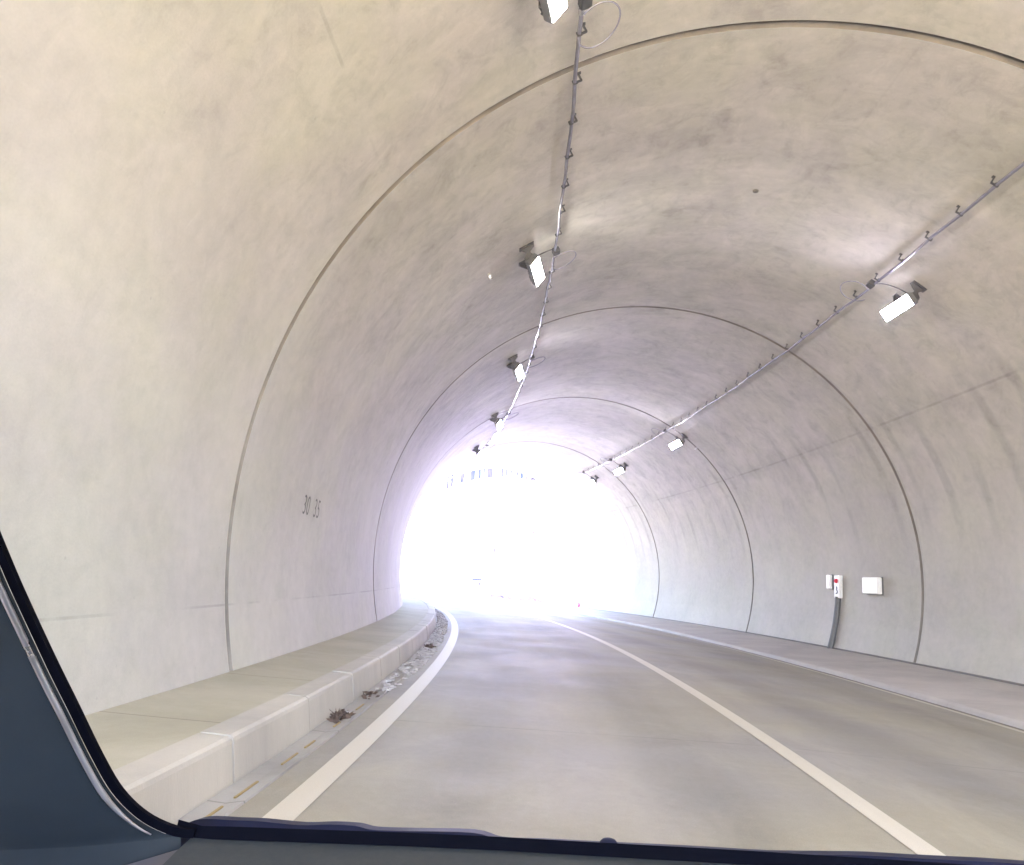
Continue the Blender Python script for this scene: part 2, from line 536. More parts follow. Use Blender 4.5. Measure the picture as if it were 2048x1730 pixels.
for k in range(1, len(RINGS) - 1):
    rows = []
    for s in (RINGS[k] - 0.09, RINGS[k] + 0.09):
        rows.append([PW(s, a, 0.07) for a in angs])
    uvs = [[(s, a) for a in angs] for s in (0, 0.1)]
    tag(grid_mesh("joint_seal", rows, uvs, M['seal'], tunnel))
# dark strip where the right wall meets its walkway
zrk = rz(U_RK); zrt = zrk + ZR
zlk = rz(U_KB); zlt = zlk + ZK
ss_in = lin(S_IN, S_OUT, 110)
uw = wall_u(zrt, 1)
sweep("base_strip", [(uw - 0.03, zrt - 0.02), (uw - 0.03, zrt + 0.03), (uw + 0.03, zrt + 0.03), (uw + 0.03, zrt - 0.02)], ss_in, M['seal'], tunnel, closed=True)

for ch_ in tunnel.children:                      # children were built in world space
    ch_.data.transform(Matrix.Translation(-tunnel.location))

# ------------------------------------------------------------------ road, kerbs, walkways
S_FAR = 92.0
ss = lin(S_IN - 4, S_FAR, 200)
road = sweep("road", [(-4.02, rz(-4.02)), (-3.3, rz(-3.3)), (-2, rz(-2)), (U_LC, 0.0), (1, rz(1)), (2, rz(2)), (U_RK + 0.08, rz(U_RK + 0.08))], ss, M['road'], smooth=False)
tag(road, "grey concrete carriageway of two lanes running through the tunnel", kind="structure")
ch = sweep("drain_channel", [(-4.34, rz(-4.34) - 0.3), (-4.30, rz(-4.3) - 0.012), (-4.14, rz(-4.14) - 0.022), (-4.045, rz(-4.045) - 0.004), (-4.035, rz(-4.03) - 0.02), (-4.02, rz(-4.02) - 0.001), (-4.02, -0.4)], ss, M['channel'])
tag(ch, "shallow concrete drain channel along the left kerb", kind="structure")

def line_strip(name, u0, u1, label, s_list):
    o = sweep(name, [(u0, rz(u0) + 0.004), ((u0 + u1) / 2, rz((u0 + u1) / 2) + 0.0045), (u1, rz(u1) + 0.004)], s_list, M['paint'])
    return tag(o, label, kind="structure")
line_strip("edge_line", U_LL - 0.078, U_LL + 0.078, "white edge line painted along the left lane beside the drain", ss)
line_strip("centre_line", U_LC - 0.075, U_LC + 0.075, "white centre line between the two lanes", ss)
line_strip("far_edge_line", 2.90, 2.985, "thin white edge line along the right kerb", ss)

# left kerb of separate precast blocks
def kerb_blocks(name, prof, s_from, s_to, step, mat, gap=0.013):
    bm = bmesh.new()
    uvl = bm.loops.layers.uv.new("UVMap")
    n = int((s_to - s_from) / step)
    for i in range(n):
        a, b = s_from + i * step + gap, s_from + (i + 1) * step - gap
        st = [a, a + 0.01, (a + b) / 2, b - 0.01, b]
        du = rng.uniform(-0.004, 0.004); dv = rng.uniform(-0.003, 0.003)
        rows = []
        for q, s in enumerate(st):
            sh = 0.0 if q in (0, 4) else 0.0
            cu = sum(p[0] for p in prof) / len(prof); cv = sum(p[1] for p in prof) / len(prof)
            rows.append([bm.verts.new(P(s, u + du + (cu - u) * sh / 0.1, v + dv + (cv - v) * sh / 0.1)) for u, v in prof])
        m = len(prof)
        for q in range(4):
            for j in range(m):
                f = bm.faces.new((rows[q][j], rows[q][(j + 1) % m], rows[q + 1][(j + 1) % m], rows[q + 1][j]))
                for lp, (sv, uv) in zip(f.loops, ((st[q], prof[j][0]), (st[q], prof[(j + 1) % m][0]), (st[q + 1], prof[(j + 1) % m][0]), (st[q + 1], prof[j][0]))):
                    lp[uvl].uv = (sv, uv + 0.5 * prof[j][1])
        bm.faces.new(rows[0]); bm.faces.new(rows[-1][::-1])
    return from_bm(name, bm, mat)
kl = [(U_KB, zlk - 0.25), (U_KB, zlk + 0.0), (U_KT + 0.016, zlt - 0.035), (U_KT + 0.008, zlt - 0.012), (U_KT - 0.014, zlt),
      (U_SJ, zlt + 0.004), (U_SJ, zlk - 0.25)]
kerb = kerb_blocks("kerb", kl, 4.76 - 1.56 * 11, S_FAR - 2, 1.56, M['kerb'])
kf = sweep("kerb_joint_filler", [(U_KB - 0.03, zlk - 0.25), (U_KB - 0.034, zlk), (U_KT - 0.02, zlt - 0.035), (U_KT - 0.04, zlt - 0.025), (U_SJ + 0.02, zlt - 0.02), (U_SJ + 0.02, zlk - 0.25)], ss, M['black'], closed=True)
tag(kf, "dark filler in the joints of the left kerb", kind="structure")
tag(kerb, "pale precast concrete kerb along the left footway", kind="structure")
uwl = wall_u(zlt, -1)
fw = sweep("footway", [(U_SJ + 0.02, zlk - 0.3), (U_SJ - 0.003, zlt - 0.004), ((U_SJ + uwl) / 2, zlt - 0.002), (uwl - 0.12, zlt + 0.004)], ss, M['walk'])
tag(fw, "narrow raised concrete footway along the left tunnel wall", kind="structure")
kr = [(U_RK, zrk - 0.3), (U_RK, zrk), (U_RK + 0.01, zrk + 0.05), (U_RK + 0.03, zrk + 0.075), (U_RK + 0.08, zrk + 0.088), (uw, zrt), (uw + 0.15, zrt)]
M['walk2'] = make_walk("smooth walkway concrete", (0.355, 0.33, 0.318), (0.405, 0.378, 0.355), 4.25, 7.0, 0.15)
rw = sweep("walkway", kr, ss, M['walk2'])
tag(rw, "raised concrete maintenance walkway along the right tunnel wall", kind="structure")
gap = sweep("road_edge_joint", [(U_RK - 0.05, rz(U_RK - 0.05) + 0.003), (U_RK + 0.001, zrk + 0.003)], ss, M['seal'])
tag(gap, "dark joint between the carriageway and the right walkway", kind="structure")

# ------------------------------------------------------------------ outside ground
rows, uvs = [], []
for s in lin(S_OUT - 0.2, 92, 40):
    us_ = [-14, -9, -5.5, 0, 5.2, 5.34, 8, 14, 22, 30]
    rows.append([P(s, u, -0.33 if u < 5.3 else -0.15) for u in us_])
    uvs.append([(s, u) for u in us_])
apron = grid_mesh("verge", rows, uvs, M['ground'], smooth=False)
tag(apron, "pale gravel verge outside the tunnel exit", kind="structure")
bm = bmesh.new()
for x, y in ((-700, -700), (700, -700), (700, 900), (-700, 900)):
    bm.verts.new((x, y, -1.7))
bm.verts.ensure_lookup_table(); bm.faces.new(bm.verts)
tag(from_bm("ground", bm, M['earth']), "open ground around the tunnel", kind="structure")

# ------------------------------------------------------------------ conduits with clips
A_CL, A_CR = -0.49816, 0.50702
R_CAB = -0.082
def conduit(a0, s_from, s_to, label, clip_s, side):
    root = empty("conduit", PW(7, a0, R_CAB))
    tag(root, label, "cable", "lighting conduits under the tunnel crown")
    root_inv = Matrix.Translation(-PW(7, a0, R_CAB))
    bm = bmesh.new()
    pts = []
    s = s_from
    while s < s_to:
        ph = (s - clip_s[0]) / 0.75
        sag = 0.010 * math.sin(math.pi * (ph % 1.0)) * (0.4 + 0.9 * rng.random())
        pts.append(PW(s, a0 + 0.0012 * math.sin(s * 1.7) + 0.001 * math.sin(s * 4.1), R_CAB - sag))
        s += 0.1875
    tube_bm(bm, pts, 0.021, 8)
    c = from_bm("sheath", bm, M['cable'], root, True); c.data.transform(root_inv)
    # one clip, copied
    proto = None
    for s in clip_s:
        o, al, ar, n = frame_at(s, a0)
        bm = bmesh.new()
        q = o - n * R_CAB * 1.0
        # strap round the conduit, stand-off up to the lining and a foot plate
        kz = rng.uniform(0.85, 1.1)
        box_bm(bm, q, al, ar, n, 0.013, 0.027, 0.026, 0.007, 1)
        box_bm(bm, q + ar * side * 0.045 + n * 0.008, al, ar, n, 0.011, 0.03 * kz, 0.008)
        box_bm(bm, o + ar * side * 0.070 + n * 0.045, al, ar, n, 0.011, 0.008, 0.05)
        box_bm(bm, o + ar * side * 0.080 + n * 0.006, al, ar, n, 0.018, 0.02 * kz, 0.007)
        cl = from_bm("clip", bm, M['black'], root); cl.data.transform(root_inv)
    return root
S_CAB = 36.4
clips_l = [7.46 + 0.752 * i for i in range(-9, 39)]
clips_r = [8.94 + 0.752 * i for i in range(-4, 36)]
conduit(A_CL, -4, S_CAB, "thin grey cable conduit on small clips, left of the tunnel crown", [c for c in clips_l if c < S_CAB - 0.3], 1)
conduit(A_CR, 4, S_CAB, "thin grey cable conduit on small clips, right of the tunnel crown", [c for c in clips_r if c < S_CAB - 0.3], -1)

# ------------------------------------------------------------------ tunnel lamps
def bow_tie(o, w, up, thick_dir, h, w0, wm, w1):
    """waisted bracket plate: w across, up from lamp to lining"""
    pts = [(-w1, 0), (-w1, 0.16), (-wm, 0.42), (-wm, 0.55), (-w0, 0.86), (-w0, 1.0),
           (w0, 1.0), (w0, 0.86), (wm, 0.55), (wm, 0.42), (w1, 0.16), (w1, 0)]
    return [o + w * x + up * (y * h) for x, y in pts]

def lamp(s, a, side, label, joff=0.35):
    """side -1: lamps left of the crown, conduit on their right; +1 mirrored"""
    o, al, ar, n = frame_at(s, a)
    root = empty("tunnel_lamp", o)
    tag(root, label, "tunnel lamp", "tunnel lamps hung beside the conduits")
    inv = Matrix.Translation(-o)
    def fin(name, bm, mat, par=None, smooth=False):
        ob = from_bm(name, bm, mat, par or root, smooth)
        ob.data.transform(inv)
        return ob
    hang = 0.30
    # the lamp body is tilted so its lens faces the near lane
    n2 = (n - ar * side * 0.42 - al * 0.26).normalized()
    ax = (al - n2 * al.dot(n2)).normalized()
    ay = n2.cross(ax)
    c = o + n * hang + al * 0.12
    L, W_, Hh = 0.33, 0.105, 0.052
    bm = bmesh.new()
    box_bm(bm, c, ax, ay, n2, L, W_, Hh, 0.022, 3)
    for q in range(-4, 5):                       # cooling fins on the back
        box_bm(bm, c + ax * (q * 0.072) - n2 * (Hh + 0.016), ax, ay, n2, 0.007, W_ * 0.8, 0.018)
    fin("housing", bm, M['darkgrey'])
    bm = bmesh.new()
    box_bm(bm, c + n2 * (Hh - 0.002), ax, ay, n2, L * 0.93, W_ * 0.88, 0.006, 0.003, 2)
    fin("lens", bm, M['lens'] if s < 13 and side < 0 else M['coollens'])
    # two waisted brackets from the lining to the housing
    for q in (-0.29, 0.27):
        e = c + ax * q - n2 * (Hh - 0.01)
        top = o + al * (q + 0.12)
        up = (top - e); h = up.length; upn = up.normalized()
        wdir = (ar - upn * ar.dot(upn)).normalized()
        bm = bmesh.new()
        prism_bm(bm, [p - al * 0.012 for p in bow_tie(e, wdir, upn, al, h, 0.115, 0.035, 0.085)], al * 0.024)
        box_bm(bm, top + n * 0.008, al, ar, n, 0.06, 0.12, 0.009)
        fin("bracket", bm, M['black'])
    # lead: junction box on the conduit and a loose loop of cable
    ac = A_CL if side < 0 else A_CR
    jo, jal, jar, jn = frame_at(s + joff, ac)
    bm = bmesh.new()
    box_bm(bm, jo + jn * 0.085 - jar * side * 0.03, jal, jar, jn, 0.075, 0.055, 0.045, 0.012, 2)
    fin("junction_box", bm, M['black'])
    bm = bmesh.new()
    tube_bm(bm, [jo + jn * 0.085 + jal * (0.075 + 0.02 * i) for i in range(5)], 0.03, 8)
    fin("fitting", bm, M['steel'])
    pts = []
    for i in range(40):
        t_ = i / 39
        ang = 2 * math.pi * (t_ * 0.86 - 0.12)
        cen = jo + jn * 0.11 - jar * side * 0.15 + jal * 0.30
        pts.append(cen + (jal * -math.cos(ang) * 0.27 + (-jar * side) * math.sin(ang) * 0.22) + jn * (0.03 + 0.05 * t_))
    pts.append(c - ax * 0.05 + ay * 0.0 - n2 * 0.02)
    bm = bmesh.new()
    tube_bm(bm, pts[:-1], 0.0085, 6)
    fin("cable_loop", bm, M['cable'], None, True)
    bm = bmesh.new()
    e = c - ax * (L - 0.02) - n2 * 0.01
    q0 = jo + jn * 0.07
    pts = []
    for i in range(26):
        t_ = i / 25
        b_ = e.lerp(q0, t_)
        pts.append(b_ + n * 0.05 * math.sin(math.pi * t_) - al * 0.22 * math.sin(math.pi * t_) + ar * side * 0.05 * math.sin(2 * math.pi * t_))
    tube_bm(bm, pts, 0.009, 6)
    fin("lead", bm, M['black'], None, True)
    return root

A_LL, A_LR = -0.585, 0.598
lamp(5.42, A_LL, -1, "nearest lit lamp left of the crown, cut off by the top of the photo", 0.85)
lamp(11.5, A_LL, -1, "large lit lamp left of the crown, between the first two ring joints")
lamp(17.7, A_LL, -1, "small lit lamp left of the crown, just past the second ring joint")
lamp(24.25, A_LL, -1, "small lamp left of the crown at the third ring joint")
lamp(30.55, A_LL, -1, "farthest lamp left of the crown, at the edge of the bright exit")
lamp(11.8, A_LR, 1, "largest lit lamp right of the crown, glowing long white lens")
lamp(24.5, A_LR, 1, "medium lit lamp on the right, over the third ring joint")
lamp(30.95, A_LR, 1, "small lamp on the right, just inside the fourth ring joint")
lamp(34.9, A_LR, 1, "farthest lamp on the right, against the bright exit")

# ------------------------------------------------------------------ signs and boxes on the walls
def wall_box(name, s, a, half_s, half_a, depth, mat, parent=None, bevel=0.03, off=0.0, inv=None):
    o, al, ar, n = frame_at(s, a)
    bm = bmesh.new()
    box_bm(bm, o + n * (depth / 2 + off), al, ar, n, half_s, half_a, depth / 2, bevel, 3)
    ob = from_bm(name, bm, mat, parent)
    if parent is not None:
        ob.data.transform(Matrix.Translation(-parent.location))
    return ob

def clear_box(s, a, hs, ha, depth, label, name, cat):
    root = empty(name, PW(s, a))
    tag(root, label, cat)
    wall_box("case", s, a, hs, ha, depth, M['white'], root, 0.025, 0.02)
    wall_box("back_plate", s, a, hs + 0.012, ha + 0.012, 0.022, M['darkgrey'], root, 0.004, 0.0)
    return root
clear_box(17.72, 1.566, 0.335, 0.185, 0.12, "wide white square box on the right wall, nearest the viewer", "equipment_box", "wall box")
clear_box(19.72, 1.553, 0.095, 0.175, 0.08, "small blank white box on the right wall, left of the red lamp", "terminal_box", "wall box")
alarm = empty("emergency_alarm", PW(19.3, 1.57))
tag(alarm, "white emergency call panel with a red lamp and dark symbol on right wall", "alarm panel")
S_AL, A_AL = 19.3, 1.573
wall_box("panel", S_AL, A_AL, 0.135, 0.275, 0.09, M['white'], alarm, 0.02)
o, al, ar, n = frame_at(S_AL, A_AL - 0.025)
bm = bmesh.new()
bmesh.ops.create_uvsphere(bm, u_segments=20, v_segments=12, radius=0.056,
                          matrix=Matrix.Translation(o + n * 0.095 - alarm.location))
from_bm("red_lamp", bm, M['red'], alarm, True)
bm = bmesh.new()
pts = []
o, al, ar, n = frame_at(S_AL, A_AL + 0.014)
for x, y in ((-0.01, -0.07), (-0.02, -0.02), (0.015, 0.0), (-0.045, 0.03), (-0.05, 0.07), (-0.01, 0.095), (0.03, 0.085)):
    pts.append(o + n * 0.096 + al * x * 0.9 + ar * y - alarm.location)
tube_bm(bm, pts, 0.011, 6)
from_bm("symbol", bm, M['navy'], alarm)
bm = bmesh.new()
pts = [PW(S_AL, A_AL + 0.046 + (1.868 - A_AL - 0.046) * i / 14, -0.045) for i in range(15)]
tube_bm(bm, [p - alarm.location for p in pts], 0.072, 10)
from_bm("conduit_pipe", bm, M['darkgrey'], alarm, True)

# stencilled number on the left wall
def stencil(text, s0, a0, size, par, width=1.0):
    cu = bpy.data.curves.new("text", 'FONT')
    cu.body = text
    cu.size = size
    cu.align_x = 'CENTER'; cu.align_y = 'CENTER'
    cu.space_character = 1.08
    cu.fill_mode = 'FRONT'
    cu.offset = -0.002
    tmp = bpy.data.objects.new("tmp_text", cu)
    scene.collection.objects.link(tmp)
    dg = bpy.context.evaluated_depsgraph_get()
    me = bpy.data.meshes.new_from_object(tmp.evaluated_get(dg))
    bpy.data.objects.remove(tmp)
    bm = bmesh.new(); bm.from_mesh(me)
    bmesh.ops.triangulate(bm, faces=bm.faces)
    # stencil bridges: cut two thin horizontal slots out of every figure
    for yb in (0.0,):
        for off_ in (-0.022, 0.022):
            bmesh.ops.bisect_plane(bm, geom=bm.verts[:] + bm.edges[:] + bm.faces[:], plane_co=(0, yb + off_ * size, 0), plane_no=(0, 1, 0))
    bmesh.ops.subdivide_edges(bm, edges=bm.edges, cuts=1)
    for v in bm.verts:
        x, y = v.co.x * width, v.co.y
        v.co = PW(s0 + x, a0 + y / 5.4, -0.004)
    for v in bm.verts: v.co -= par.location
    return from_bm("numeral", bm, M['stencil'], par)
number = empty("stencilled_number", PW(10.08, -1.523))
tag(number, "grey stencilled number 30 35 on the left tunnel wall", "wall number")
stencil("30", 9.82, -1.523, 0.34, number, 0.92)
stencil("35", 10.36, -1.523, 0.34, number, 0.92)

# small fixings and stains on the lining
def dot(s, a, r, mat, name, label, cat, depth=0.02):
    o, al, ar, n = frame_at(s, a)
    bm = bmesh.new()
    m = Matrix((( al.x, ar.x, n.x, 0), (al.y, ar.y, n.y, 0), (al.z, ar.z, n.z, 0), (0, 0, 0, 1)))
    bmesh.ops.create_cone(bm, cap_ends=True, segments=14, radius1=r, radius2=r * 0.8, depth=depth, matrix=m)
    ob = from_bm(name, bm, mat)
    ob.location = o + n * depth * 0.5
    return tag(ob, label, cat)
dot(10.8, 0.05, 0.045, M['hole'], "anchor_plug", "small dark round plug in the crown of the tunnel", "plug")
def bracket_small(s, a, label):
    o, al, ar, n = frame_at(s, a)
    bm = bmesh.new()
    box_bm(bm, n * 0.02, al, ar, n, 0.05, 0.025, 0.02, 0.006, 1)
    box_bm(bm, n * 0.05 + al * 0.02, al, ar, n, 0.012, 0.02, 0.03)
    ob = from_bm("bright_bracket", bm, M['steel'])
    ob.location = o
    tag(ob, label, "bracket")
bracket_small(11.55, -0.71, "tiny bright metal bracket on the lining left of the large lamp")
bracket_small(24.45, 0.70, "tiny bright metal bracket right of the lamp at the third joint")

# ------------------------------------------------------------------ drain details
for i, s in enumerate([3.4, 4.15, 4.66, 5.44, 5.91, 6.7, 7.6]):
    L = [0.16, 0.16, 0.17, 0.16, 0.12, 0.10, 0.16][i]
    bm = bmesh.new()
    z = rz(-4.1) - 0.022
    o = P(s, -4.125, z + 0.006)
    al = (P(s + 0.1, -4.12, z) - P(s - 0.1, -4.12, z)).normalized()
    box_bm(bm, Vector((0, 0, 0)), al, al.cross(Vector((0, 0, 1))), Vector((0, 0, 1)), L, 0.0075, 0.005, 0.002, 1)
    ob = from_bm("drain_slot", bm, M['yellow'])
    ob.location = o
    tag(ob, "short yellow slot marker in the drain channel by the left kerb", "slot marker", "yellow slot markers along the drain channel")

def leaf_pile(s, u, n, spread, label):
    bm = bmesh.new()
    r = random.Random(int(s * 100))
    for i in range(n):
        ds = r.gauss(0, spread); du = r.gauss(0, spread * 0.35); h = abs(r.gauss(0, spread * 0.22)) * math.exp(-abs(ds) / spread)
        c = P(s + ds, min(max(u + du, -4.2), -3.95), rz(u) + 0.0 + h) - P(s, u, rz(u))
        d1 = Vector((r.gauss(0, 1), r.gauss(0, 1), r.gauss(0, 0.7))).normalized()
        d2 = d1.orthogonal().normalized()
        l, w = r.uniform(0.02, 0.055), r.uniform(0.008, 0.022)
        q = [c - d1 * l, c + d2 * w, c + d1 * l, c - d2 * w]
        v = [bm.verts.new(p) for p in q]
        bm.faces.new(v)
        if r.random() < 0.08:
            tube_bm(bm, [c - d1 * l * 2.0, c + d2 * 0.004, c + d1 * l * 1.5], 0.0022, 4)
    ob = from_bm("leaf_litter", bm, M['leaf'])
    ob.location = P(s, u, rz(u) - 0.012)
    tag(ob, label, "leaf litter")
leaf_pile(7.0, -4.17, 120, 0.09, "brown clump of dry leaves in the drain, nearest the viewer")
leaf_pile(8.25, -4.19, 22, 0.12, "small scatter of dry leaves in the drain behind the larger clump")
leaf_pile(14.0, -4.10, 90, 0.13, "dark heap of leaves in the drain where the road bends")

bm = bmesh.new()
r = random.Random(5)
for i in range(1000):
    s = 8.6 + 22 * r.random() ** 1.15
    dens = min(1.0, (s - 8.3) / 3.0)
    if r.random() > dens or 13.75 < s < 14.3: continue
    u = r.uniform(-4.20, -3.955)
    c = P(s, u, rz(u) - 0.012 + r.uniform(0, 0.012))
    k = r.randint(5, 7); a0 = r.random() * 6.28
    sx, sy = r.uniform(0.03, 0.11), r.uniform(0.015, 0.045)
    al = (P(s + 0.1, u, 0) - P(s, u, 0)).normalized(); sd = Vector((0, 0, 1)).cross(al)
    top = []; bot = []
    for j in range(k):
        t_ = a0 + 2 * math.pi * j / k
        q = c + al * sx * math.cos(t_) * r.uniform(0.7, 1.1) + sd * sy * math.sin(t_) * r.uniform(0.7, 1.1)
        top.append(bm.verts.new(q + Vector((0, 0, 0.014 + r.uniform(-0.004, 0.006))))); bot.append(bm.verts.new(q))
    bm.faces.new(top)
    for j in range(k):
        bm.faces.new((bot[j], bot[(j + 1) % k], top[(j + 1) % k], top[j]))
tag(from_bm("pale_grit", bm, M['flake']), "pale flaky grit lying along the drain channel", "grit", kind="stuff")

# ------------------------------------------------------------------ outside the exit
def arc_pts(y_mid, x_mid, n=40):
    pts = []
    for i in range(n):
        t_ = i / (n - 1)
        x = -24 + 60 * t_
        d = x - x_mid
        y = y_mid + (0.16 * d * d if d < 0 else 0.045 * d * d)
        pts.append(Vector((x, min(y, 130), 0)))
    return pts
WX, WY = -5.6, 65.0
WT = 10.05
def wall_y(x):
    d = x - WX
    return WY + (0.205 * d * d if d < 0 else 0.30 * d * d if d < 4.5 else 6.075 + 2.7 * (d - 4.5))
def dense(x0, x1, n):
    return [x0 + (x1 - x0) * i / (n - 1) for i in range(n)]
wx = dense(-19, 20, 70)
rows = []
for x in wx:
    y = wall_y(x)
    rows.append([Vector((x, y, -1.7)), Vector((x, y + 1.6, WT)), Vector((x, y + 2.4, WT)), Vector((x, y + 2.6, -1.7))])
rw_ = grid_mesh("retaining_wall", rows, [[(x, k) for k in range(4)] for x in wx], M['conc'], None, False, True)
tag(rw_, "tall pale concrete retaining wall beyond the tunnel exit", "retaining wall")
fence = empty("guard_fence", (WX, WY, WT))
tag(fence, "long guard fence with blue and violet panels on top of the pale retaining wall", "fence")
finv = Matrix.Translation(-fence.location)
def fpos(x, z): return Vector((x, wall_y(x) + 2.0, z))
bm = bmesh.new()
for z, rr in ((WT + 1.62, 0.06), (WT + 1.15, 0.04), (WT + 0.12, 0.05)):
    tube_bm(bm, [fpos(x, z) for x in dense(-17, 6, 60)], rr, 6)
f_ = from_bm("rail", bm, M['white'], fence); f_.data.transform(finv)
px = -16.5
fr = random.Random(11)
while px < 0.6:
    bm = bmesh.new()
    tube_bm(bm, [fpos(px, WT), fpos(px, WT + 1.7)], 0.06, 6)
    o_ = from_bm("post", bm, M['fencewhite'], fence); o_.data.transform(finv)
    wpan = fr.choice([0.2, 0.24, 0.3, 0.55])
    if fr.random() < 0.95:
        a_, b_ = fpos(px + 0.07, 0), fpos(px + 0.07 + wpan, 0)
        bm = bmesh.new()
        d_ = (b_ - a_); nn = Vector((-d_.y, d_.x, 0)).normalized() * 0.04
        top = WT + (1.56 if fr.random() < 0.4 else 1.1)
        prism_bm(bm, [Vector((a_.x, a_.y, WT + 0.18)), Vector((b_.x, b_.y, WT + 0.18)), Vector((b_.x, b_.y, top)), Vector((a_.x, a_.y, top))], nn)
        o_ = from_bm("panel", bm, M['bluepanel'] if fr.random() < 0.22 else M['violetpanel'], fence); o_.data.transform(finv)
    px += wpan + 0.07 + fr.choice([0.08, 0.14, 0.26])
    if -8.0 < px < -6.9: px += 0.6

def cone(loc, h, label):
    root = empty("traffic_cone", loc)
    tag(root, label, "traffic cone", "traffic cones on the verge past the exit")
    bm = bmesh.new()
    prof = [(0.17, 0.03), (0.13, 0.10), (0.075, 0.35), (0.03, 0.66), (0.026, 0.70), (0.0, 0.71)]
    n = 16
    k = h / 0.71
    rings = [[bm.verts.new((r_ * k * math.cos(2 * math.pi * i / n), r_ * k * math.sin(2 * math.pi * i / n), z * k)) for i in range(n)] for r_, z in prof[:-1]]
    for q in range(len(rings) - 1):
        for i in range(n):
            bm.faces.new((rings[q][i], rings[q][(i + 1) % n], rings[q + 1][(i + 1) % n], rings[q + 1][i]))
    bm.faces.new(rings[-1])
    from_bm("body", bm, M['cone'], root, True)
    bm = bmesh.new()
    X, Y, Z = Vector((1, 0, 0)), Vector((0, 1, 0)), Vector((0, 0, 1))
    box_bm(bm, Vector((0, 0, 0.02 * k)), X, Y, Z, 0.21 * k, 0.21 * k, 0.02 * k, 0.008, 1)
    from_bm("base", bm, M['cone'], root)
cone(P(49, 7.9, -0.15), 0.80, "red traffic cone standing outside the exit, the nearer and larger one")
cone(P(56, 8.0, -0.15), 0.72, "small red traffic cone farther off, left of the larger cone")

# ground pole with a collar, thin pole, sign, post
def gpt(x, y):
    return Vector((x, y, -1.7))
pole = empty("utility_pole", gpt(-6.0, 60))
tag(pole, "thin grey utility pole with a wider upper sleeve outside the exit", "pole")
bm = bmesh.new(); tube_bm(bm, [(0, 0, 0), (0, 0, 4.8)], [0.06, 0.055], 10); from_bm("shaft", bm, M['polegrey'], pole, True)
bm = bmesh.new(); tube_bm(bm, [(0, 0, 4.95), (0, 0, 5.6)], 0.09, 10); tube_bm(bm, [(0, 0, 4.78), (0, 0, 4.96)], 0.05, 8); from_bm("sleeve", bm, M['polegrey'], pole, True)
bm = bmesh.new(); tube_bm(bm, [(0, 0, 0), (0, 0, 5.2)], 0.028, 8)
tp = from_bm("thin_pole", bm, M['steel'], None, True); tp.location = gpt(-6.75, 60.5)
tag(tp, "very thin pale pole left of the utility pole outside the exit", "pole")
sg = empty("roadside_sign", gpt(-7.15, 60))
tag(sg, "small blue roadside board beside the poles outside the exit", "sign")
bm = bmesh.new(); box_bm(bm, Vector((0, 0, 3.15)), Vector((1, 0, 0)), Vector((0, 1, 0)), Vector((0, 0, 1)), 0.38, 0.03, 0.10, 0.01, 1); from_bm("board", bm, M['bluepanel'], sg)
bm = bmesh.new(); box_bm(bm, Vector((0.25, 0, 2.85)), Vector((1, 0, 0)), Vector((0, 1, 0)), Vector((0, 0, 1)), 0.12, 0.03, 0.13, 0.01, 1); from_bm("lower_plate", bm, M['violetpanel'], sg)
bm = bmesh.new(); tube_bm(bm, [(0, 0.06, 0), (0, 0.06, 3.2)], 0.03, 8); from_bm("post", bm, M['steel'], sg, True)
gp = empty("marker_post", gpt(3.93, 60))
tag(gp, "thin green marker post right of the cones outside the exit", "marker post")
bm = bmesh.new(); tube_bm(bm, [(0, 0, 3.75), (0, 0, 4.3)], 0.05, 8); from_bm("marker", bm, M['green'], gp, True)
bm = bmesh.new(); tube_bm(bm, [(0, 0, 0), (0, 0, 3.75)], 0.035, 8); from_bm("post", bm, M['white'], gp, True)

def shrub(name, base, h, spread, nleaf, label, cat, leafmat, seed, lf=0.09):
    r = random.Random(seed)
    root = empty(name, base)
    tag(root, label, cat)
    bm = bmesh.new()
    tips = []
    tube_bm(bm, [(0, 0, 0), (0.05, 0, h * 0.35), (0.02, 0.05, h * 0.6)], [0.09, 0.06, 0.03], 7)
    for i in range(11):
        a_ = r.random() * 6.28; z0 = h * r.uniform(0.2, 0.55)
        e = Vector((math.cos(a_) * spread * r.uniform(0.5, 1), math.sin(a_) * spread * r.uniform(0.5, 1), h * r.uniform(0.55, 1)))
        m_ = Vector((e.x * 0.45, e.y * 0.45, z0 + (e.z - z0) * 0.6))
        tube_bm(bm, [(0.03, 0.02, z0), m_, e], [0.04, 0.025, 0.01], 5)
        tips += [e, m_.lerp(e, 0.5), m_.lerp(e, 0.8)]
    from_bm("trunk", bm, M['bark'], root)
    bm = bmesh.new()
    for i in range(nleaf):
        t_ = r.choice(tips)
        c = t_ + Vector((r.gauss(0, 1), r.gauss(0, 1), r.gauss(0, 0.7))) * spread * 0.17
        d1 = Vector((r.gauss(0, 1), r.gauss(0, 1), r.gauss(0, 1))).normalized(); d2 = d1.orthogonal().normalized()
        l = lf * r.uniform(0.6, 1.4)
        v = [bm.verts.new(c - d1 * l), bm.verts.new(c + d2 * l * 0.5), bm.verts.new(c + d1 * l), bm.verts.new(c - d2 * l * 0.5)]
        bm.faces.new(v)
    from_bm("crown", bm, leafmat, root)
    return root

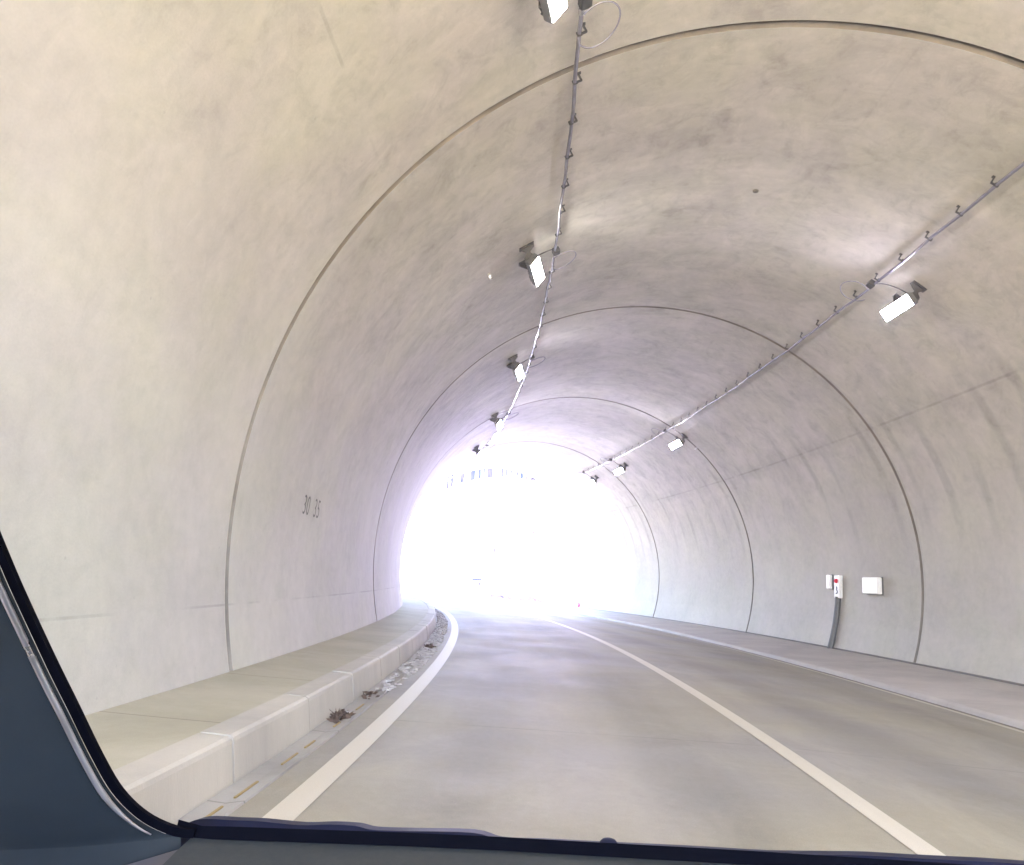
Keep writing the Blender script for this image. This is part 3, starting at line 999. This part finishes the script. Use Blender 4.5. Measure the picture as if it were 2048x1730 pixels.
def rocks(name, base, label, seed, size=0.35, n=7, w=1.2):
    r = random.Random(seed)
    bm = bmesh.new()
    for i in range(n):
        m = Matrix.Translation((r.uniform(-w, w), r.uniform(-0.6, 0.6), size * r.uniform(0.2, 0.9))) @ Matrix.Rotation(r.random() * 3, 4, 'Z') @ Matrix.Diagonal((size * r.uniform(0.7, 1.5), size * r.uniform(0.6, 1.1), size * r.uniform(0.4, 0.8), 1))
        res = bmesh.ops.create_icosphere(bm, subdivisions=2, radius=1.0, matrix=m)
        for v in res['verts']:
            v.co += Vector((r.uniform(-1, 1), r.uniform(-1, 1), r.uniform(-1, 1))) * size * 0.12
    ob = from_bm(name, bm, M['greyrock'])
    ob.location = base
    tag(ob, label, "rock pile")

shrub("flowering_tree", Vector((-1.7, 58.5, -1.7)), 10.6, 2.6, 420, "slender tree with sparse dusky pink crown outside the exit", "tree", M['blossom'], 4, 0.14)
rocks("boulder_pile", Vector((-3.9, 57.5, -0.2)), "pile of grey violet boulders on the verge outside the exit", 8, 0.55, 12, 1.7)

# ------------------------------------------------------------------ the car the photo is taken from
car = empty("car", (0, 0, 0))
tag(car, "dark car interior with left windscreen pillar and dashboard in the foreground", "car")
V = Vector
def spline(pts, n):
    out = []
    q = [pts[0]] + list(pts) + [pts[-1]]
    for i in range(1, len(q) - 2):
        for k in range(n):
            t_ = k / n
            out.append(0.5 * ((2 * q[i]) + (q[i + 1] - q[i - 1]) * t_ + (2 * q[i - 1] - 5 * q[i] + 4 * q[i + 1] - q[i + 2]) * t_ ** 2 + (3 * q[i] - q[i - 1] - 3 * q[i + 1] + q[i + 2]) * t_ ** 3))
    return out + [pts[-1]]
inner = [V((-0.548, 0.60, 1.345)), V((-0.546, 0.66, 1.272)), V((-0.544, 0.72, 1.202)), V((-0.545, 0.76, 1.160)), V((-0.541, 0.82, 1.093)), V((-0.529, 0.86, 1.038)),
         V((-0.515, 0.90, 0.980)), V((-0.501, 0.93, 0.938)), V((-0.482, 0.96, 0.9065)), V((-0.457, 0.985, 0.8875)), V((-0.436, 0.997, 0.8835))]
inner = spline(inner, 5)
def strip(name, pts_a, pts_b, ex, mat, smooth=False):
    """solid band between two polylines with thickness ex"""
    bm = bmesh.new()
    A = [bm.verts.new(p) for p in pts_a]; B = [bm.verts.new(p) for p in pts_b]
    C = [bm.verts.new(p + ex) for p in pts_a]; D = [bm.verts.new(p + ex) for p in pts_b]
    n = len(A)
    for i in range(n - 1):
        bm.faces.new((A[i], A[i + 1], B[i + 1], B[i]))
        bm.faces.new((C[i], D[i], D[i + 1], C[i + 1]))
        bm.faces.new((A[i], C[i], C[i + 1], A[i + 1]))
        bm.faces.new((B[i], B[i + 1], D[i + 1], D[i]))
    bm.faces.new((A[0], B[0], D[0], C[0])); bm.faces.new((A[-1], C[-1], D[-1], B[-1]))
    return from_bm(name, bm, mat, car, smooth)
def shift(pts, d):
    """offset a polyline away from the glass, towards the outside left and down"""
    out = []
    for i, p in enumerate(pts):
        t_ = (pts[min(i + 1, len(pts) - 1)] - pts[max(i - 1, 0)]).normalized()
        s_ = t_.cross(V((0, 1, 0))).normalized()
        if s_.x > 0: s_ = -s_
        out.append(p + s_ * d)
    return out
rub = shift(inner, 0.0100)
strip("pillar_seal", inner, rub, V((0, 0.008, 0)), M['frit'])
bm = bmesh.new()
bead = [p + V((0.0, -0.010, 0)) for p in shift(inner, 0.0130)]
nb = len(bead) - 7
tube_bm(bm, bead[12:nb], [0.0030 * min(1.0, (nb - i) / 9) + 0.0004 for i in range(12, nb)], 8)
from_bm("trim_bead", bm, M['gloss'], car, True)
rub = rub[:-3]
outer = [V((p.x - 0.30, p.y - 0.10, p.z - 0.02)) for p in rub]
mid_ = [V((p.x - 0.10, p.y - 0.035, p.z - 0.01)) for p in rub]
bm = bmesh.new()
cols = [[p + V((0, -0.001, 0)) for p in rub], [p + V((-0.03, -0.016, -0.002)) for p in rub], mid_, outer]
cols = [c + [V((c[-1].x + 0.01 * (3 - k), c[-1].y - 0.02, 0.74))] for k, c in enumerate(cols)]
g = [[bm.verts.new(p) for p in c] for c in cols]
for i in range(len(g) - 1):
    for j in range(len(g[0]) - 1):
        bm.faces.new((g[i][j], g[i][j + 1], g[i + 1][j + 1], g[i + 1][j]))
bk = [[bm.verts.new(p + V((-0.07, 0.04, 0))) for p in c] for c in cols]
for i in range(len(g) - 1):
    for j in range(len(g[0]) - 1):
        bm.faces.new((bk[i][j], bk[i + 1][j], bk[i + 1][j + 1], bk[i][j + 1]))
from_bm("windscreen_pillar", bm, M['pillar'], car, True)

seal_top = [V((-0.461, 1.0, 0.8765)), V((-0.43, 1.0, 0.872)), V((-0.398, 1.0, 0.8745)), V((-0.185, 1.0, 0.888)), V((-0.066, 1.0, 0.8945)), V((0.051, 1.0, 0.8995)), V((0.221, 1.0, 0.907)), V((0.60, 1.0, 0.921)), V((1.05, 1.0, 0.93))]
strip("windscreen_seal", [p + V((0, 0.004, 0.014)) for p in seal_top], [p + V((0, 0.0, 0.0003)) for p in seal_top], V((0, 0.05, -0.02)), M['frit'])
# cowl outside the glass
cw = [(-0.52, .842), (-0.500, .853), (-0.476, .864), (-0.43, .867), (-0.394, .869), (-0.34, .8695), (-0.30, .874), (-0.265, .8755), (-0.242, .873), (-0.20, .8755), (-0.110, .882), (-0.072, .8765), (-0.02, .8795), (0.055, .883),
      (0.181, .8895), (0.27, .893), (0.359, .9005), (0.40, .9035), (0.45, .9055), (0.50, .908), (0.573, .911), (0.8, .915), (1.1, .915)]
cw = [(p.x, p.y) for p in spline([V((x, z, 0)) for x, z in cw], 4)]
top_ = [V((x, 1.10, z)) for x, z in cw]
bm = bmesh.new()
lo = [V((x, 1.04, z - 0.075)) for x, z in cw]
cols = [lo, [p + V((0, -0.012, -0.012)) for p in top_], top_, [p + V((0, 0.03, -0.004)) for p in top_], [p + V((0, 0.20, -0.16)) for p in top_], [p + V((0, 0.28, -0.62)) for p in top_]]
g = [[bm.verts.new(p) for p in c] for c in cols]
for i in range(len(g) - 1):
    for j in range(len(g[0]) - 1):
        bm.faces.new((g[i][j], g[i][j + 1], g[i + 1][j + 1], g[i + 1][j]))
from_bm("cowl_panel", bm, M['navyplastic'], car, False)
bm = bmesh.new()
tube_bm(bm, [(-0.203, 1.083, 0.8665), (-0.106, 1.083, 0.8705)], 0.0016, 6)  # thin bright bead put on the cowl for a glint
from_bm("cowl_glint", bm, M['gloss'], car)
bm = bmesh.new()
rings = []
for r_, z in ((0.0135, -0.02), (0.013, -0.002), (0.0115, 0.003), (0.008, 0.0062), (0.003, 0.0078)):
    rings.append([bm.verts.new((0.066 + r_ * math.cos(2 * math.pi * i / 18), 1.10 + r_ * math.sin(2 * math.pi * i / 18), 0.8845 + z)) for i in range(18)])
for q in range(4):
    for i in range(18):
        bm.faces.new((rings[q][i], rings[q][(i + 1) % 18], rings[q + 1][(i + 1) % 18], rings[q + 1][i]))
bm.faces.new(rings[-1])
from_bm("washer_nozzle", bm, M['navyplastic'], car, True)
# dashboard top
rows = []
dz = lambda x: np.interp(x, [p.x for p in seal_top], [p.z for p in seal_top])
xs = lin(-0.44, 1.05, 40)
for y, d in ((1.003, 0.0), (0.97, -0.004), (0.90, -0.016), (0.80, -0.037), (0.66, -0.08), (0.60, -0.12), (0.58, -0.20), (0.58, -0.42)):
    rows.append([V((x, y, float(dz(x)) + d)) for x in xs])
o_ = grid_mesh("dashboard", rows, [[(x, k) for x in xs] for k in range(len(rows))], M['dash'], car, True)
ledge_a = [V((-0.72, 0.80, 0.760)), V((-0.60, 0.87, 0.808)), V((-0.50, 0.945, 0.8505)), V((-0.44, 0.985, 0.8665)), V((-0.385, 0.992, 0.8685))]
ledge_b = [V((-0.60, 0.76, 0.735)), V((-0.52, 0.835, 0.785)), V((-0.455, 0.91, 0.828)), V((-0.415, 0.955, 0.8520)), V((-0.384, 0.990, 0.8655))]
strip("dash_end_trim", ledge_a, ledge_b, V((0, 0.02, -0.04)), M['ledge'])
bm = bmesh.new()
box_bm(bm, V((0.0, 0.945, 0.8725)), V((1, 0, 0.06)).normalized(), V((0, 1, 0)), V((-0.06, 0, 1)).normalized(), 0.075, 0.006, 0.004)
from_bm("defroster_slot", bm, M['frit'], car)

# cabin shell around the viewpoint: keeps the sky off the trim as a real car does
def panel(name, pts, ex, mat):
    bm = bmesh.new(); prism_bm(bm, [V(p) for p in pts], V(ex)); return from_bm(name, bm, mat, car)
M['cabin'] = simple("dark grey headlining", (0.06, 0.062, 0.068), 0.9, 0, 0.1)
panel("roof", [(-0.72, 0.22, 1.68), (1.15, 0.22, 1.68), (1.15, -2.3, 1.72), (-0.72, -2.3, 1.72)], (0, 0, 0.05), M['cabin'])
panel("tailgate", [(-0.74, -2.32, 0.35), (1.17, -2.32, 0.35), (1.17, -2.32, 1.72), (-0.74, -2.32, 1.72)], (0, -0.06, 0), M['cabin'])
panel("floor_pan", [(-0.74, 1.20, 0.28), (1.17, 1.20, 0.28), (1.17, -2.32, 0.28), (-0.74, -2.32, 0.28)], (0, 0, -0.05), M['cabin'])
panel("door", [(-0.74, 0.62, 0.28), (-0.74, 0.62, 0.98), (-0.74, -2.3, 1.02), (-0.74, -2.3, 0.28)], (-0.06, 0, 0), M['cabin'])
panel("door", [(1.17, 1.0, 0.28), (1.17, 1.0, 0.92), (1.17, -2.3, 1.02), (1.17, -2.3, 0.28)], (0.06, 0, 0), M['cabin'])

# ------------------------------------------------------------------ haze volume added to stand in for lens glare at the exit
hz = bpy.data.materials.new("pale haze"); hz.use_nodes = True
ht = hz.node_tree; ht.nodes.remove(ht.nodes["Principled BSDF"])
pv = ht.nodes.new("ShaderNodeVolumePrincipled")
pv.inputs["Color"].default_value = (0.96, 0.94, 1.0, 1)
pv.inputs["Density"].default_value = 0.0018
pv.inputs["Anisotropy"].default_value = 0.75
ht.links.new(pv.outputs[0], ht.nodes["Material Output"].inputs["Volume"])
bm = bmesh.new()
box_bm(bm, V((0, 100, 5.5)), V((1, 0, 0)), V((0, 1, 0)), V((0, 0, 1)), 720, 820, 8.5)
haze = from_bm("haze", bm, hz)
tag(haze, "thin pale haze volume added for the glare around the tunnel exit", kind="stuff")
scene.cycles.volume_bounces = 1
